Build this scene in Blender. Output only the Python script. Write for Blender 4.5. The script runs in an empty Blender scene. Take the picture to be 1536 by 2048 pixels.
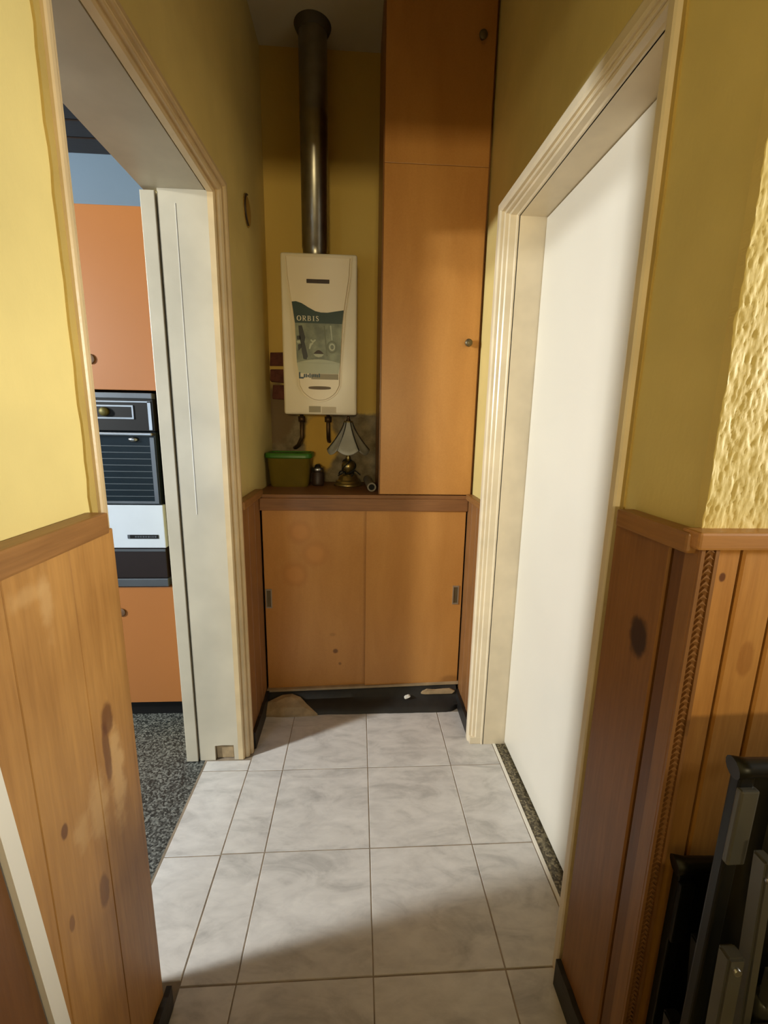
import bpy, bmesh, math, random
from mathutils import Vector, Matrix, noise

random.seed(7)
SC = bpy.context.scene
COL = SC.collection

# ------------------------------------------------------------------ camera
def make_camera():
    f, pitch, yaw, roll = 880.1, 0.2016, 0.0595, -0.0174
    cp, sp, cy, sy = math.cos(pitch), math.sin(pitch), math.cos(yaw), math.sin(yaw)
    fwd = Vector((sy * cp, cy * cp, -sp))
    rt = Vector((cy, -sy, 0))
    dn = fwd.cross(rt)
    cr, sr = math.cos(roll), math.sin(roll)
    r2, d2 = cr * rt + sr * dn, -sr * rt + cr * dn
    m = Matrix((r2, -d2, -fwd)).transposed().to_4x4()
    m.translation = Vector((-0.0427, -1.493, 1.3305))
    cd = bpy.data.cameras.new('camera')
    cd.sensor_fit = 'HORIZONTAL'
    cd.sensor_width = 36.0
    cd.lens = f / 1536 * 36.0
    cd.clip_start = 0.02
    c = bpy.data.objects.new('camera', cd)
    c.matrix_world = m
    COL.objects.link(c)
    SC.camera = c
make_camera()

# ------------------------------------------------------------------ world, light, exposure
W = bpy.data.worlds.new('world')
SC.world = W
W.use_nodes = True
W.node_tree.nodes['Background'].inputs[0].default_value = (0.75, 0.85, 1.0, 1)
W.node_tree.nodes['Background'].inputs[1].default_value = 0.05
SC.view_settings.view_transform = 'Standard'
SC.view_settings.look = 'None'
SC.view_settings.exposure = 0.0
SC.view_settings.gamma = 1.0
SC.view_settings.use_curve_mapping = False

def area(name, loc, target, sx, sy, power, color):
    ld = bpy.data.lights.new(name, 'AREA')
    ld.shape = 'RECTANGLE'
    ld.size, ld.size_y = sx, sy
    ld.energy = power
    ld.color = color
    o = bpy.data.objects.new(name, ld)
    o.location = loc
    o.rotation_euler = (Vector(target) - Vector(loc)).to_track_quat('-Z', 'Z').to_euler()
    COL.objects.link(o)
    return o
# daylight through the small kitchen window and the living room window on the right, plus added fill lights
area('kitchen_window_light', (-3.13, -1.22, 1.84), (0, -0.35, 1.1), 0.12, 0.16, 84, (0.94, 0.98, 0.96))
area('kitchen_window_upper_light', (-3.13, -1.22, 2.24), (0, -0.35, 0.9), 0.12, 0.36, 58, (0.94, 0.98, 0.96))
area('kitchen_front_fill_light', (-1.40, -2.27, 1.05), (-1.0, 0.3, 0.8), 0.75, 0.8, 12, (0.66, 0.83, 1.0))  # added bluish fill for the oven tower and threshold
area('room_window_light', (4.30, -1.80, 1.72), (-0.49, -0.85, 1.35), 0.55, 0.40, 238, (0.96, 0.94, 0.82))
area('rear_fill_light', (-0.02, -5.60, 1.56), (0.0, 0.4, 1.3), 0.7, 0.38, 66, (1.0, 0.83, 0.47))  # added warm frontal fill from behind the camera

# ------------------------------------------------------------------ helpers
def B():
    return bmesh.new()

def box(bm, x0, x1, y0, y1, z0, z1):
    vs = [bm.verts.new((x, y, z)) for z in (z0, z1) for y in (y0, y1) for x in (x0, x1)]
    for q in ((0, 2, 3, 1), (4, 5, 7, 6), (0, 1, 5, 4), (2, 6, 7, 3), (0, 4, 6, 2), (1, 3, 7, 5)):
        bm.faces.new([vs[i] for i in q])
    return vs

def bbox(x0, x1, y0, y1, z0, z1, bev=0.003, seg=2):
    bm = B()
    box(bm, x0, x1, y0, y1, z0, z1)
    if bev:
        bmesh.ops.bevel(bm, geom=bm.edges[:], offset=bev, segments=seg, affect='EDGES', profile=0.6)
    return bm

def boxes(*bs, bev=0.0):
    bm = B()
    for b in bs:
        if bev:
            t = bbox(*b, bev=bev)
            me = bpy.data.meshes.new('t')
            t.to_mesh(me)
            t.free()
            bm.from_mesh(me)
            bpy.data.meshes.remove(me)
        else:
            box(bm, *b)
    return bm

def ring(bm, c, u, v, r, n):
    return [bm.verts.new(c + u * (r * math.cos(2 * math.pi * i / n)) + v * (r * math.sin(2 * math.pi * i / n))) for i in range(n)]

def tube(bm, pts, r, n=12, caps=True):
    pts = [Vector(p) for p in pts]
    rs = r if isinstance(r, (list, tuple)) else [r] * len(pts)
    rings = []
    up = None
    for i, p in enumerate(pts):
        d = (pts[min(i + 1, len(pts) - 1)] - pts[max(i - 1, 0)]).normalized()
        if up is None:
            up = Vector((0, 0, 1)) if abs(d.z) < 0.9 else Vector((1, 0, 0))
        u = (up - d * up.dot(d)).normalized()
        up = u
        rings.append(ring(bm, p, u, d.cross(u), rs[i], n))
    for a, b in zip(rings[:-1], rings[1:]):
        for i in range(n):
            f = bm.faces.new((a[i], a[(i + 1) % n], b[(i + 1) % n], b[i]))
            f.smooth = True
    if caps:
        bm.faces.new(rings[0][::-1])
        bm.faces.new(rings[-1])
    bmesh.ops.recalc_face_normals(bm, faces=bm.faces)
    return bm

def lathe(bm, cx, cy, prof, n=32):
    """prof: list of (radius, z)"""
    rings = []
    for r, z in prof:
        if r < 1e-5:
            rings.append([bm.verts.new((cx, cy, z))])
        else:
            rings.append([bm.verts.new((cx + r * math.cos(2 * math.pi * i / n), cy + r * math.sin(2 * math.pi * i / n), z)) for i in range(n)])
    for a, b in zip(rings[:-1], rings[1:]):
        for i in range(n):
            j = (i + 1) % n
            if len(a) == 1 and len(b) == 1:
                continue
            if len(a) == 1:
                f = bm.faces.new((a[0], b[j], b[i]))
            elif len(b) == 1:
                f = bm.faces.new((a[i], a[j], b[0]))
            else:
                f = bm.faces.new((a[i], a[j], b[j], b[i]))
            f.smooth = True
    bmesh.ops.recalc_face_normals(bm, faces=bm.faces)
    return bm

def prism(bm, pts, axis, a0, a1):
    """extrude a 2-D outline along an axis: 'y' -> pts are (x, z); 'x' -> (y, z); 'z' -> (x, y)"""
    def P(p, a):
        return {'y': (p[0], a, p[1]), 'x': (a, p[0], p[1]), 'z': (p[0], p[1], a)}[axis]
    A = [bm.verts.new(P(p, a0)) for p in pts]
    Bv = [bm.verts.new(P(p, a1)) for p in pts]
    n = len(pts)
    for i in range(n):
        bm.faces.new((A[i], A[(i + 1) % n], Bv[(i + 1) % n], Bv[i]))
    bm.faces.new(A[::-1])
    bm.faces.new(Bv)
    bmesh.ops.recalc_face_normals(bm, faces=bm.faces)
    return bm

def ribbon(bm, pts, ws, y0, y1):
    """flat stroke in the xz plane with a width at each point, given a small depth"""
    n = len(pts)
    L, Rr = [], []
    for i in range(n):
        a, b = pts[max(i - 1, 0)], pts[min(i + 1, n - 1)]
        dx, dz = b[0] - a[0], b[1] - a[1]
        l = math.hypot(dx, dz) or 1
        nx, nz = -dz / l * ws[i] / 2, dx / l * ws[i] / 2
        L.append((pts[i][0] + nx, pts[i][1] + nz))
        Rr.append((pts[i][0] - nx, pts[i][1] - nz))
    for i in range(n - 1):
        prism(bm, [L[i], L[i + 1], Rr[i + 1], Rr[i]], 'y', y0, y1)

WL = {}
def wloc(o):
    return WL.get(o.name, Vector((0, 0, 0))) if o else Vector((0, 0, 0))

def obj(name, bm, mat, parent=None, smooth=False, label=None):
    off = wloc(parent)
    me = bpy.data.meshes.new(name)
    if off.length:
        bmesh.ops.translate(bm, verts=bm.verts, vec=-off)
    bmesh.ops.recalc_face_normals(bm, faces=bm.faces)
    bm.to_mesh(me)
    bm.free()
    me.materials.append(mat)
    if smooth:
        for p in me.polygons:
            p.use_smooth = True
        try:
            me.set_sharp_from_angle(angle=math.radians(40))
        except Exception:
            pass
    o = bpy.data.objects.new(name, me)
    COL.objects.link(o)
    if parent:
        o.parent = parent
    WL[o.name] = off.copy()
    if label:
        o['label'] = label
    return o

def thing(name, loc, label, cat, group=None):
    o = bpy.data.objects.new(name, None)
    o.empty_display_size = 0.1
    o.location = loc
    COL.objects.link(o)
    WL[o.name] = Vector(loc)
    o['label'], o['category'] = label, cat
    if group:
        o['group'] = group
    return o

def tag(o, label, cat, group=None):
    o['label'], o['category'] = label, cat
    if group:
        o['group'] = group
    return o

def struct(o, label=None):
    o['kind'] = 'structure'
    if label:
        o['label'] = label
    return o

# ------------------------------------------------------------------ materials
def mat_new(name, rough=0.6, metal=0.0, spec=0.5):
    m = bpy.data.materials.new(name)
    m.use_nodes = True
    nt = m.node_tree
    b = nt.nodes['Principled BSDF']
    b.inputs['Roughness'].default_value = rough
    b.inputs['Metallic'].default_value = metal
    b.inputs['Specular IOR Level'].default_value = spec
    return m, nt, b

def N(nt, t, **kw):
    n = nt.nodes.new(t)
    for k, v in kw.items():
        setattr(n, k, v)
    return n

def lk(nt, a, b):
    nt.links.new(a, b)

def srgb(r, g, b):
    def c(v):
        v /= 255.0
        return v / 12.92 if v <= 0.04045 else ((v + 0.055) / 1.055) ** 2.4
    return (c(r), c(g), c(b), 1)

def coords(nt, scale=(1, 1, 1), rand=0.0):
    tc = N(nt, 'ShaderNodeTexCoord')
    mp = N(nt, 'ShaderNodeMapping')
    mp.inputs['Scale'].default_value = scale
    lk(nt, tc.outputs['Object'], mp.inputs['Vector'])
    if rand:
        oi = N(nt, 'ShaderNodeObjectInfo')
        mu = N(nt, 'ShaderNodeMath', operation='MULTIPLY')
        mu.inputs[1].default_value = rand
        lk(nt, oi.outputs['Random'], mu.inputs[0])
        lk(nt, mu.outputs[0], mp.inputs['Location'])
    return mp.outputs['Vector']

def nz(nt, vec, scale, detail=4, rough=0.55, dist=0.0):
    n = N(nt, 'ShaderNodeTexNoise')
    n.inputs['Scale'].default_value = scale
    n.inputs['Detail'].default_value = detail
    n.inputs['Roughness'].default_value = rough
    n.inputs['Distortion'].default_value = dist
    lk(nt, vec, n.inputs['Vector'])
    return n.outputs['Fac']

def ramp(nt, fac, stops):
    r = N(nt, 'ShaderNodeValToRGB')
    e = r.color_ramp.elements
    while len(e) < len(stops):
        e.new(0.5)
    for i, (p, c) in enumerate(stops):
        e[i].position = p
        e[i].color = c
    lk(nt, fac, r.inputs['Fac'])
    return r.outputs['Color']

def mix(nt, fac, a, b, mode='MIX'):
    m = N(nt, 'ShaderNodeMix', data_type='RGBA', blend_type=mode)
    for s, v in ((m.inputs[0], fac), (m.inputs[6], a), (m.inputs[7], b)):
        if isinstance(v, (int, float)):
            s.default_value = v
        elif isinstance(v, tuple):
            s.default_value = v
        else:
            lk(nt, v, s)
    return m.outputs[2]

def bump(nt, b, h, strength, dist=0.004):
    n = N(nt, 'ShaderNodeBump')
    n.inputs['Strength'].default_value = strength
    n.inputs['Distance'].default_value = dist
    lk(nt, h, n.inputs['Height'])
    lk(nt, n.outputs['Normal'], b.inputs['Normal'])

def blob(nt, center, radii, soft=0.35, wob=0.25, wscale=30.0):
    """factor that is 1 inside an ellipsoid given in object coordinates, with a wobbly edge"""
    tc = N(nt, 'ShaderNodeTexCoord')
    s = N(nt, 'ShaderNodeVectorMath', operation='SUBTRACT')
    s.inputs[1].default_value = center
    lk(nt, tc.outputs['Object'], s.inputs[0])
    d = N(nt, 'ShaderNodeVectorMath', operation='DIVIDE')
    d.inputs[1].default_value = radii
    lk(nt, s.outputs[0], d.inputs[0])
    l = N(nt, 'ShaderNodeVectorMath', operation='LENGTH')
    lk(nt, d.outputs[0], l.inputs[0])
    n = nz(nt, tc.outputs['Object'], wscale, 3)
    a = N(nt, 'ShaderNodeMath', operation='MULTIPLY_ADD')
    a.inputs[1].default_value = wob * 2
    a.inputs[2].default_value = -wob
    lk(nt, n, a.inputs[0])
    ad = N(nt, 'ShaderNodeMath', operation='ADD')
    lk(nt, a.outputs[0], ad.inputs[0])
    lk(nt, l.outputs['Value'], ad.inputs[1])
    mr = N(nt, 'ShaderNodeMapRange')
    mr.interpolation_type = 'SMOOTHSTEP'
    mr.inputs['From Min'].default_value = 1 + soft
    mr.inputs['From Max'].default_value = 1 - soft
    lk(nt, ad.outputs[0], mr.inputs['Value'])
    return mr.outputs['Result']

def m_plain(name, col, rough=0.5, metal=0.0, var=0.06, scale=8.0, bmp=0.0, bscale=60.0, spec=0.5, rand=3.0):
    m, nt, b = mat_new(name, rough, metal, spec)
    v = coords(nt, rand=rand)
    f = nz(nt, v, scale, 3)
    lo = tuple(c * (1 - var * 2) for c in col[:3]) + (1,)
    hi = tuple(min(1, c * (1 + var)) for c in col[:3]) + (1,)
    lk(nt, ramp(nt, f, [(0.3, lo), (0.7, hi)]), b.inputs['Base Color'])
    if bmp:
        bump(nt, b, nz(nt, v, bscale, 4), bmp)
    return m

def m_pine(name, light, dark, knots=(), marks=(), axis='z', rough=0.42, rand=11.0, streak=1.0):
    """varnished pine: grain along an axis; knots / marks: (centre, radii, colour, strength)"""
    m, nt, b = mat_new(name, rough)
    s = {'z': (14, 14, 0.9), 'x': (0.9, 14, 14), 'y': (14, 0.9, 14)}[axis]
    v = coords(nt, s, rand)
    f = nz(nt, v, 2.2, 5, 0.6, 0.6)
    c = ramp(nt, f, [(0.25, dark), (0.5, tuple((a + d) / 2 for a, d in zip(light, dark))), (0.75, light)])
    v2 = coords(nt, tuple(k * 5 for k in s), rand)
    f2 = nz(nt, v2, 2.0, 3)
    c = mix(nt, 0.35 * streak, c, ramp(nt, f2, [(0.3, tuple(k * 0.6 for k in dark[:3]) + (1,)), (0.7, light)]))
    v3 = coords(nt, (1.5, 1.5, 1.5), rand)
    f3 = nz(nt, v3, 2.5, 3)
    c = mix(nt, 0.35, c, ramp(nt, f3, [(0.35, dark), (0.65, light)]))
    for k, (ctr, rad, colr, st) in enumerate(tuple(marks) + tuple(knots)):
        fac = blob(nt, ctr, rad, 0.5, 0.9, 32.0) if k < len(marks) else blob(nt, ctr, rad, 0.26, 0.3, 45.0)
        mm = N(nt, 'ShaderNodeMath', operation='MULTIPLY')
        mm.inputs[1].default_value = st
        lk(nt, fac, mm.inputs[0])
        c = mix(nt, mm.outputs[0], c, colr)
    lk(nt, c, b.inputs['Base Color'])
    bump(nt, b, f2, 0.12, 0.002)
    return m

def m_wall(name, col, var=0.08, bmp=0.25, scale=3.0):
    m, nt, b = mat_new(name, 0.55)
    v = coords(nt)
    f = nz(nt, v, scale, 4)
    lo = tuple(c * (1 - var * 2) for c in col[:3]) + (1,)
    c = ramp(nt, f, [(0.3, lo), (0.7, col)])
    lk(nt, c, b.inputs['Base Color'])
    v2 = coords(nt, (1, 1, 0.5))
    bump(nt, b, nz(nt, v2, 45, 5), bmp, 0.003)
    return m

YEL = srgb(234, 213, 140)
M_WALL = m_wall('yellow_wall_paint', YEL)
M_WALLROUGH = m_wall('yellow_rough_plaster_paint', srgb(238, 216, 140), 0.06, 0.5, 6)
M_OLIVE = m_plain('mustard_edge_shade', srgb(186, 158, 86), 0.6, bmp=0.4)  # mustard tone stands in for the shaded gap beside the casings
M_CEIL = m_wall('off_white_ceiling_paint', srgb(206, 196, 170), 0.05, 0.1)
M_KWALL = m_wall('pale_blue_kitchen_paint', srgb(108, 128, 148), 0.03, 0.08)
M_KCEIL = m_pine('dark_wood_ceiling', srgb(44, 26, 14), srgb(24, 14, 8), axis='x')
M_WHITE = m_plain('white_gloss_paint', srgb(237, 231, 218), 0.28, var=0.02, scale=2.0, bmp=0.04, bscale=25)
M_CREAM = m_plain('cream_gloss_paint', srgb(236, 220, 190), 0.3, var=0.06, scale=7.0, bmp=0.08, bscale=40)
M_JAMB = m_plain('aged_white_paint', srgb(206, 194, 170), 0.38, var=0.07, scale=4.0, bmp=0.12, bscale=30)
M_CASE = m_plain('yellowed_cream_paint', srgb(216, 190, 146), 0.38, var=0.06, scale=9.0, bmp=0.15, bscale=50)
M_BLACK = m_plain('black_skirting_paint', srgb(36, 33, 30), 0.5, var=0.25, scale=9.0, bmp=0.3, bscale=40)
M_GROUT = m_plain('grey_brown_grout', srgb(150, 134, 114), 0.85, var=0.2, scale=18.0)
M_MORTAR = m_plain('bare_mortar', srgb(176, 150, 112), 0.9, var=0.15, scale=20.0, bmp=0.5, bscale=60)

def make_tile_mat():
    m, nt, b = mat_new('grey_marbled_tile_glaze', 0.34)
    tc = N(nt, 'ShaderNodeTexCoord')
    oi = N(nt, 'ShaderNodeObjectInfo')
    ad = N(nt, 'ShaderNodeVectorMath', operation='MULTIPLY_ADD')
    mu = N(nt, 'ShaderNodeMath', operation='MULTIPLY')
    mu.inputs[1].default_value = 37.0
    lk(nt, oi.outputs['Random'], mu.inputs[0])
    sc = N(nt, 'ShaderNodeVectorMath', operation='ADD')
    mp = N(nt, 'ShaderNodeMapping')
    mp.inputs['Rotation'].default_value = (0, 0, 0.7)
    mp.inputs['Scale'].default_value = (1.0, 2.4, 1.0)
    lk(nt, tc.outputs['Object'], mp.inputs['Vector'])
    lk(nt, mp.outputs[0], sc.inputs[0])
    lk(nt, mu.outputs[0], sc.inputs[1])
    f = nz(nt, sc.outputs[0], 5.0, 6, 0.62, 0.9)
    f2 = nz(nt, sc.outputs[0], 14.0, 4, 0.6, 0.5)
    c = ramp(nt, f, [(0.32, srgb(172, 169, 166)), (0.48, srgb(208, 204, 200)), (0.7, srgb(224, 220, 216))])
    c = mix(nt, 0.3, c, ramp(nt, f2, [(0.35, srgb(174, 169, 164)), (0.6, srgb(216, 211, 204))]))
    lk(nt, c, b.inputs['Base Color'])
    return m
M_TILE = make_tile_mat()

def make_terrazzo(name, dark, light, scale=220):
    m, nt, b = mat_new(name, 0.45)
    v = coords(nt)
    vo = N(nt, 'ShaderNodeTexVoronoi')
    vo.inputs['Scale'].default_value = scale
    lk(nt, v, vo.inputs['Vector'])
    sep = N(nt, 'ShaderNodeSeparateColor')
    lk(nt, vo.outputs['Color'], sep.inputs[0])
    c = ramp(nt, sep.outputs[0], [(0.25, dark), (0.6, tuple((a + d) / 2.4 for a, d in zip(dark, light))), (0.95, light)])
    lk(nt, c, b.inputs['Base Color'])
    return m
M_TERR = make_terrazzo('dark_terrazzo', srgb(40, 42, 40), srgb(128, 130, 124), 190)
M_TERR2 = make_terrazzo('brown_terrazzo', srgb(70, 62, 46), srgb(150, 138, 108), 170)

def make_backwall():
    m, nt, b = mat_new('back_wall_paint_and_bare_mortar', 0.75)
    tc = N(nt, 'ShaderNodeTexCoord')
    sep = N(nt, 'ShaderNodeSeparateXYZ')
    lk(nt, tc.outputs['Object'], sep.inputs[0])
    n = nz(nt, tc.outputs['Object'], 7, 4)
    a = N(nt, 'ShaderNodeMath', operation='MULTIPLY_ADD')
    a.inputs[1].default_value = 0.16
    lk(nt, n, a.inputs[0])
    lk(nt, sep.outputs['Z'], a.inputs[2])
    mr = N(nt, 'ShaderNodeMapRange')
    mr.inputs['From Min'].default_value = 1.425
    mr.inputs['From Max'].default_value = 1.445
    lk(nt, a.outputs[0], mr.inputs['Value'])
    f = nz(nt, tc.outputs['Object'], 22, 4)
    mort = ramp(nt, f, [(0.3, srgb(104, 88, 60)), (0.7, srgb(150, 132, 98))])
    c = mix(nt, mr.outputs[0], mort, srgb(214, 180, 92))
    c = mix(nt, blob(nt, (-0.24, 0.85, 1.22), (0.085, 0.5, 0.14), 0.15, 0.35, 12), c, srgb(214, 170, 74))
    c = mix(nt, blob(nt, (-0.47, 0.85, 1.36), (0.09, 0.5, 0.16), 0.2, 0.3, 14), c, srgb(120, 96, 62))
    lk(nt, c, b.inputs['Base Color'])
    bump(nt, b, f, 0.4, 0.004)
    return m
M_BACKWALL = make_backwall()
M_BRICK = m_plain('red_brown_brick', srgb(104, 58, 44), 0.9, var=0.2, scale=25, bmp=0.6, bscale=70)

PL, PD = srgb(200, 148, 82), srgb(158, 108, 52)
KN = srgb(96, 50, 20)
RAW = srgb(214, 172, 116)
M_PINE = m_pine('varnished_pine', PL, PD)
M_PINE_LIGHT = m_pine('light_varnished_pine', srgb(212, 164, 98), srgb(182, 130, 70))
M_PINE_DARK = m_pine('dark_stained_pine', srgb(128, 82, 40), srgb(94, 56, 26))
M_PINE_BROWN = m_pine('brown_varnished_pine', srgb(160, 112, 66), srgb(120, 80, 44))
M_RAIL = m_pine('pine_rail_along_y', srgb(172, 122, 68), srgb(128, 86, 44), axis='y')
M_RAILX = m_pine('pine_rail_along_x', srgb(206, 150, 86), srgb(164, 108, 56), axis='x')
M_SHELF = m_pine('worn_brown_shelf_board', srgb(152, 102, 58), srgb(108, 66, 34), axis='x', rough=0.5)
M_PINE_LEFT = m_pine('knotty_varnished_pine', PL, PD, rand=0.0, knots=[
    ((-0.474, -0.795, 0.820), (0.03, 0.016, 0.030), KN, 0.75), ((-0.474, -0.806, 0.760), (0.03, 0.010, 0.060), KN, 0.7),
    ((-0.474, -0.925, 0.728), (0.03, 0.007, 0.012), KN, 0.8), ((-0.474, -0.858, 0.535), (0.03, 0.013, 0.030), KN, 0.65),
    ((-0.474, -0.937, 0.575), (0.03, 0.006, 0.014), KN, 0.6)], marks=[
    ((-0.474, -0.783, 0.700), (0.03, 0.020, 0.085), RAW, 0.8), ((-0.474, -0.842, 0.690), (0.03, 0.022, 0.060), RAW, 0.6),
    ((-0.474, -0.890, 0.690), (0.03, 0.016, 0.030), RAW, 0.5), ((-0.474, -0.895, 1.075), (0.03, 0.012, 0.045), RAW, 0.55),
    ((-0.474, -0.930, 1.10), (0.03, 0.03, 0.012), RAW, 0.4)])
M_PINE_RIGHT = m_pine('knotty_brown_pine', srgb(164, 112, 62), srgb(122, 80, 40), rand=0.0, knots=[
    ((0.448, -0.808, 0.970), (0.03, 0.024, 0.036), srgb(48, 24, 10), 0.95)])
M_PINE_FRONT = m_pine('light_knotty_pine', srgb(214, 158, 88), srgb(184, 124, 62), rand=0.0, knots=[
    ((0.493, -0.908, 1.115), (0.005, 0.03, 0.007), KN, 0.9), ((0.555, -0.908, 0.98), (0.012, 0.03, 0.03), srgb(150, 92, 40), 0.5)])

def make_ply(name, light, dark, marks=(), rough=0.4):
    m, nt, b = mat_new(name, rough)
    v = coords(nt, (3, 3, 0.8))
    f = nz(nt, v, 2.0, 5, 0.6, 0.4)
    c = ramp(nt, f, [(0.3, dark), (0.7, light)])
    f2 = nz(nt, coords(nt), 160, 2)
    c = mix(nt, 0.15, c, ramp(nt, f2, [(0.4, dark), (0.6, light)]))
    for ctr, rad, colr, st in marks:
        fac = blob(nt, ctr, rad, 0.4, 0.2, 25.0)
        mm = N(nt, 'ShaderNodeMath', operation='MULTIPLY')
        mm.inputs[1].default_value = st
        lk(nt, fac, mm.inputs[0])
        c = mix(nt, mm.outputs[0], c, colr)
    lk(nt, c, b.inputs['Base Color'])
    return m
CL, CD = srgb(200, 142, 74), srgb(178, 120, 56)
DK = srgb(92, 52, 20)
def ringmarks(x, z, r):
    return [((x, 0.42, z), (r, 0.3, r), srgb(168, 104, 44), 0.5), ((x, 0.42, z), (r * 0.72, 0.3, r * 0.72), srgb(204, 140, 70), 0.7)]
BASE_LOW = Vector((0, 0.62, 0))
def rel(marks, base):
    return [(tuple(Vector(c) - base), r, k, s) for c, r, k, s in marks]
M_PLY_LOW = make_ply('varnished_plywood_low_door', CL, CD, rel(
    ringmarks(-0.301, 0.844, 0.05) + ringmarks(-0.236, 0.745, 0.055) + ringmarks(-0.327, 0.646, 0.055) +
    [((-0.147, 0.42, 0.265), (0.011, 0.3, 0.011), DK, 0.8), ((-0.126, 0.42, 0.20), (0.007, 0.3, 0.007), DK, 0.6),
     ((-0.16, 0.42, 0.35), (0.014, 0.3, 0.008), DK, 0.25), ((0.41, 0.42, 0.11), (0.05, 0.3, 0.025), DK, 0.4)], BASE_LOW))
M_PLY = make_ply('varnished_plywood', srgb(202, 144, 76), srgb(180, 122, 58))
M_PLY_SIDE = make_ply('brown_plywood_side', srgb(150, 100, 50), srgb(120, 76, 36))

M_ORANGE = m_plain('orange_laminate', srgb(164, 104, 54), 0.35, var=0.02, scale=2)
M_STEEL = m_plain('brushed_steel', srgb(170, 172, 176), 0.3, 1.0, var=0.05, scale=12)
M_DARKSTEEL = m_plain('dark_grey_metal_trim', srgb(96, 100, 106), 0.4, 0.6, var=0.06)
M_GALV = m_plain('galvanised_flue_metal', srgb(150, 146, 136), 0.3, 1.0, var=0.12, scale=10)
M_OVENBLACK = m_plain('black_enamel', srgb(18, 16, 16), 0.5, var=0.1, spec=0.25)
M_OVENGLASS = m_plain('dark_oven_glass', srgb(22, 30, 36), 0.12, var=0.1)
M_SLAT = m_plain('grey_blue_slat_line', srgb(58, 68, 76), 0.5)
M_OVENWHITE = m_plain('white_enamel', srgb(196, 204, 216), 0.3, var=0.02)
M_HEATER = m_plain('cream_white_enamel', srgb(246, 234, 208), 0.32, var=0.03, scale=3)
M_HEATER2 = m_plain('ivory_front_enamel', srgb(242, 226, 196), 0.34, var=0.03, scale=3)
M_SLOT = m_plain('brown_black_plastic', srgb(58, 40, 28), 0.5)
M_LABELGREEN = m_plain('dark_green_print', srgb(20, 52, 43), 0.4, var=0.04)
M_LABELPIC = m_plain('grey_green_print', srgb(132, 138, 112), 0.4, var=0.22, scale=22)
M_LABELPALE = m_plain('pale_green_print', srgb(184, 188, 160), 0.4, var=0.04)
M_LABELBLUE = m_plain('dark_blue_print', srgb(30, 62, 76), 0.4)
M_LABELGREY = m_plain('beige_grey_print', srgb(160, 148, 118), 0.5, var=0.04)
M_LETTER = m_plain('cream_print', srgb(226, 218, 190), 0.4, var=0.02)
M_DARKPRINT = m_plain('black_green_print', srgb(22, 22, 15), 0.4)
M_COPPER = m_plain('tarnished_pipe_metal', srgb(92, 70, 46), 0.45, 0.7, var=0.2, scale=30)
M_BRASS = m_plain('aged_brass', srgb(170, 150, 96), 0.32, 0.9, var=0.15, scale=20)
M_KNOBG = m_plain('tarnished_grey_knob', srgb(112, 100, 76), 0.4, 0.6)
M_KNOBB = m_plain('brown_plastic_knob', srgb(104, 76, 54), 0.5)
M_PULL = m_plain('satin_aluminium_pull', srgb(190, 184, 170), 0.3, 0.8)
M_LID = m_plain('green_plastic_lid', srgb(56, 112, 28), 0.4)
M_GREYPIPE = m_plain('grey_plastic_pipe', srgb(136, 126, 108), 0.5)
M_DARKIN = m_plain('black_wire_and_bore_shade', srgb(16, 13, 10), 0.8)  # black for lamp wires, jar cap and the pipe hollow's painted-in shade
M_CHAIR = m_plain('dark_grey_metal_chair', srgb(92, 90, 84), 0.38, 0.3, var=0.06)
M_CHAIRBLK = m_plain('black_chair_metal', srgb(20, 20, 19), 0.4, 0.2)
M_CHAIRSEAT = m_plain('black_vinyl_seat', srgb(58, 56, 48), 0.35)

def make_trans(name, col, rough, trans, metal=0.0):
    m, nt, b = mat_new(name, rough)
    v = coords(nt, rand=2)
    f = nz(nt, v, 18, 3)
    lk(nt, ramp(nt, f, [(0.3, tuple(c * 0.85 for c in col[:3]) + (1,)), (0.7, col)]), b.inputs['Base Color'])
    b.inputs['Transmission Weight'].default_value = trans
    return m
M_TUB = make_trans('translucent_olive_plastic', srgb(126, 106, 30), 0.35, 0.25)
M_FROST = make_trans('frosted_etched_glass', srgb(206, 204, 190), 0.45, 0.25)
M_PANE = make_trans('clear_window_glass', srgb(240, 245, 250), 0.02, 1.0)

# ------------------------------------------------------------------ measures of the place (metres)
XL, XR = -0.492, 0.466           # the two corridor walls
YB, ZC = 0.85, 2.95              # back wall of the alcove, ceiling
YF = 0.42                        # front of the cupboards
LY0, LY1, LH = -0.69, 0.06, 2.02   # left doorway
RY0, RY1, RH = -0.645, 0.11, 2.01   # right doorway
XK = -0.70                       # kitchen face of the left wall

# ------------------------------------------------------------------ setting: walls
w = obj('wall_left', boxes((XK, XL, 0.084, YB + .1, 0, ZC), (XK, XL, LY0 - 0.022, 0.084, LH + 0.022, ZC), (XK, XL, -4.2, LY0 - 0.022, 0, ZC)), M_WALL)
struct(w, 'yellow painted wall with the kitchen doorway')
w = obj('wall_right', boxes((XR, 0.75, RY1 + 0.022, YB + .1, 0, ZC), (XR, 0.75, RY0 - 0.022, RY1 + 0.022, RH + 0.022, ZC), (XR, 0.75, -0.875, RY0 - 0.022, 0, ZC)), M_WALL)
struct(w, 'yellow painted wall with the white door')
wb = struct(obj('wall_back', boxes((XL, XR, YB, YB + .1, 0, ZC)), M_BACKWALL), 'alcove back wall, yellow paint above bare mortar')
for k, (x0, x1, z0, z1) in enumerate(((-0.487, -0.40, 1.595, 1.665), (-0.490, -0.395, 1.515, 1.582), (-0.482, -0.392, 1.435, 1.503))):
    bm = bbox(x0, x1, YB - 0.012, YB + 0.02, z0, z1, 0.006)
    for v in bm.verts:
        v.co += Vector(noise.noise_vector(v.co * 40)) * 0.010
    obj('brick', bm, M_BRICK, wb)

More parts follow.
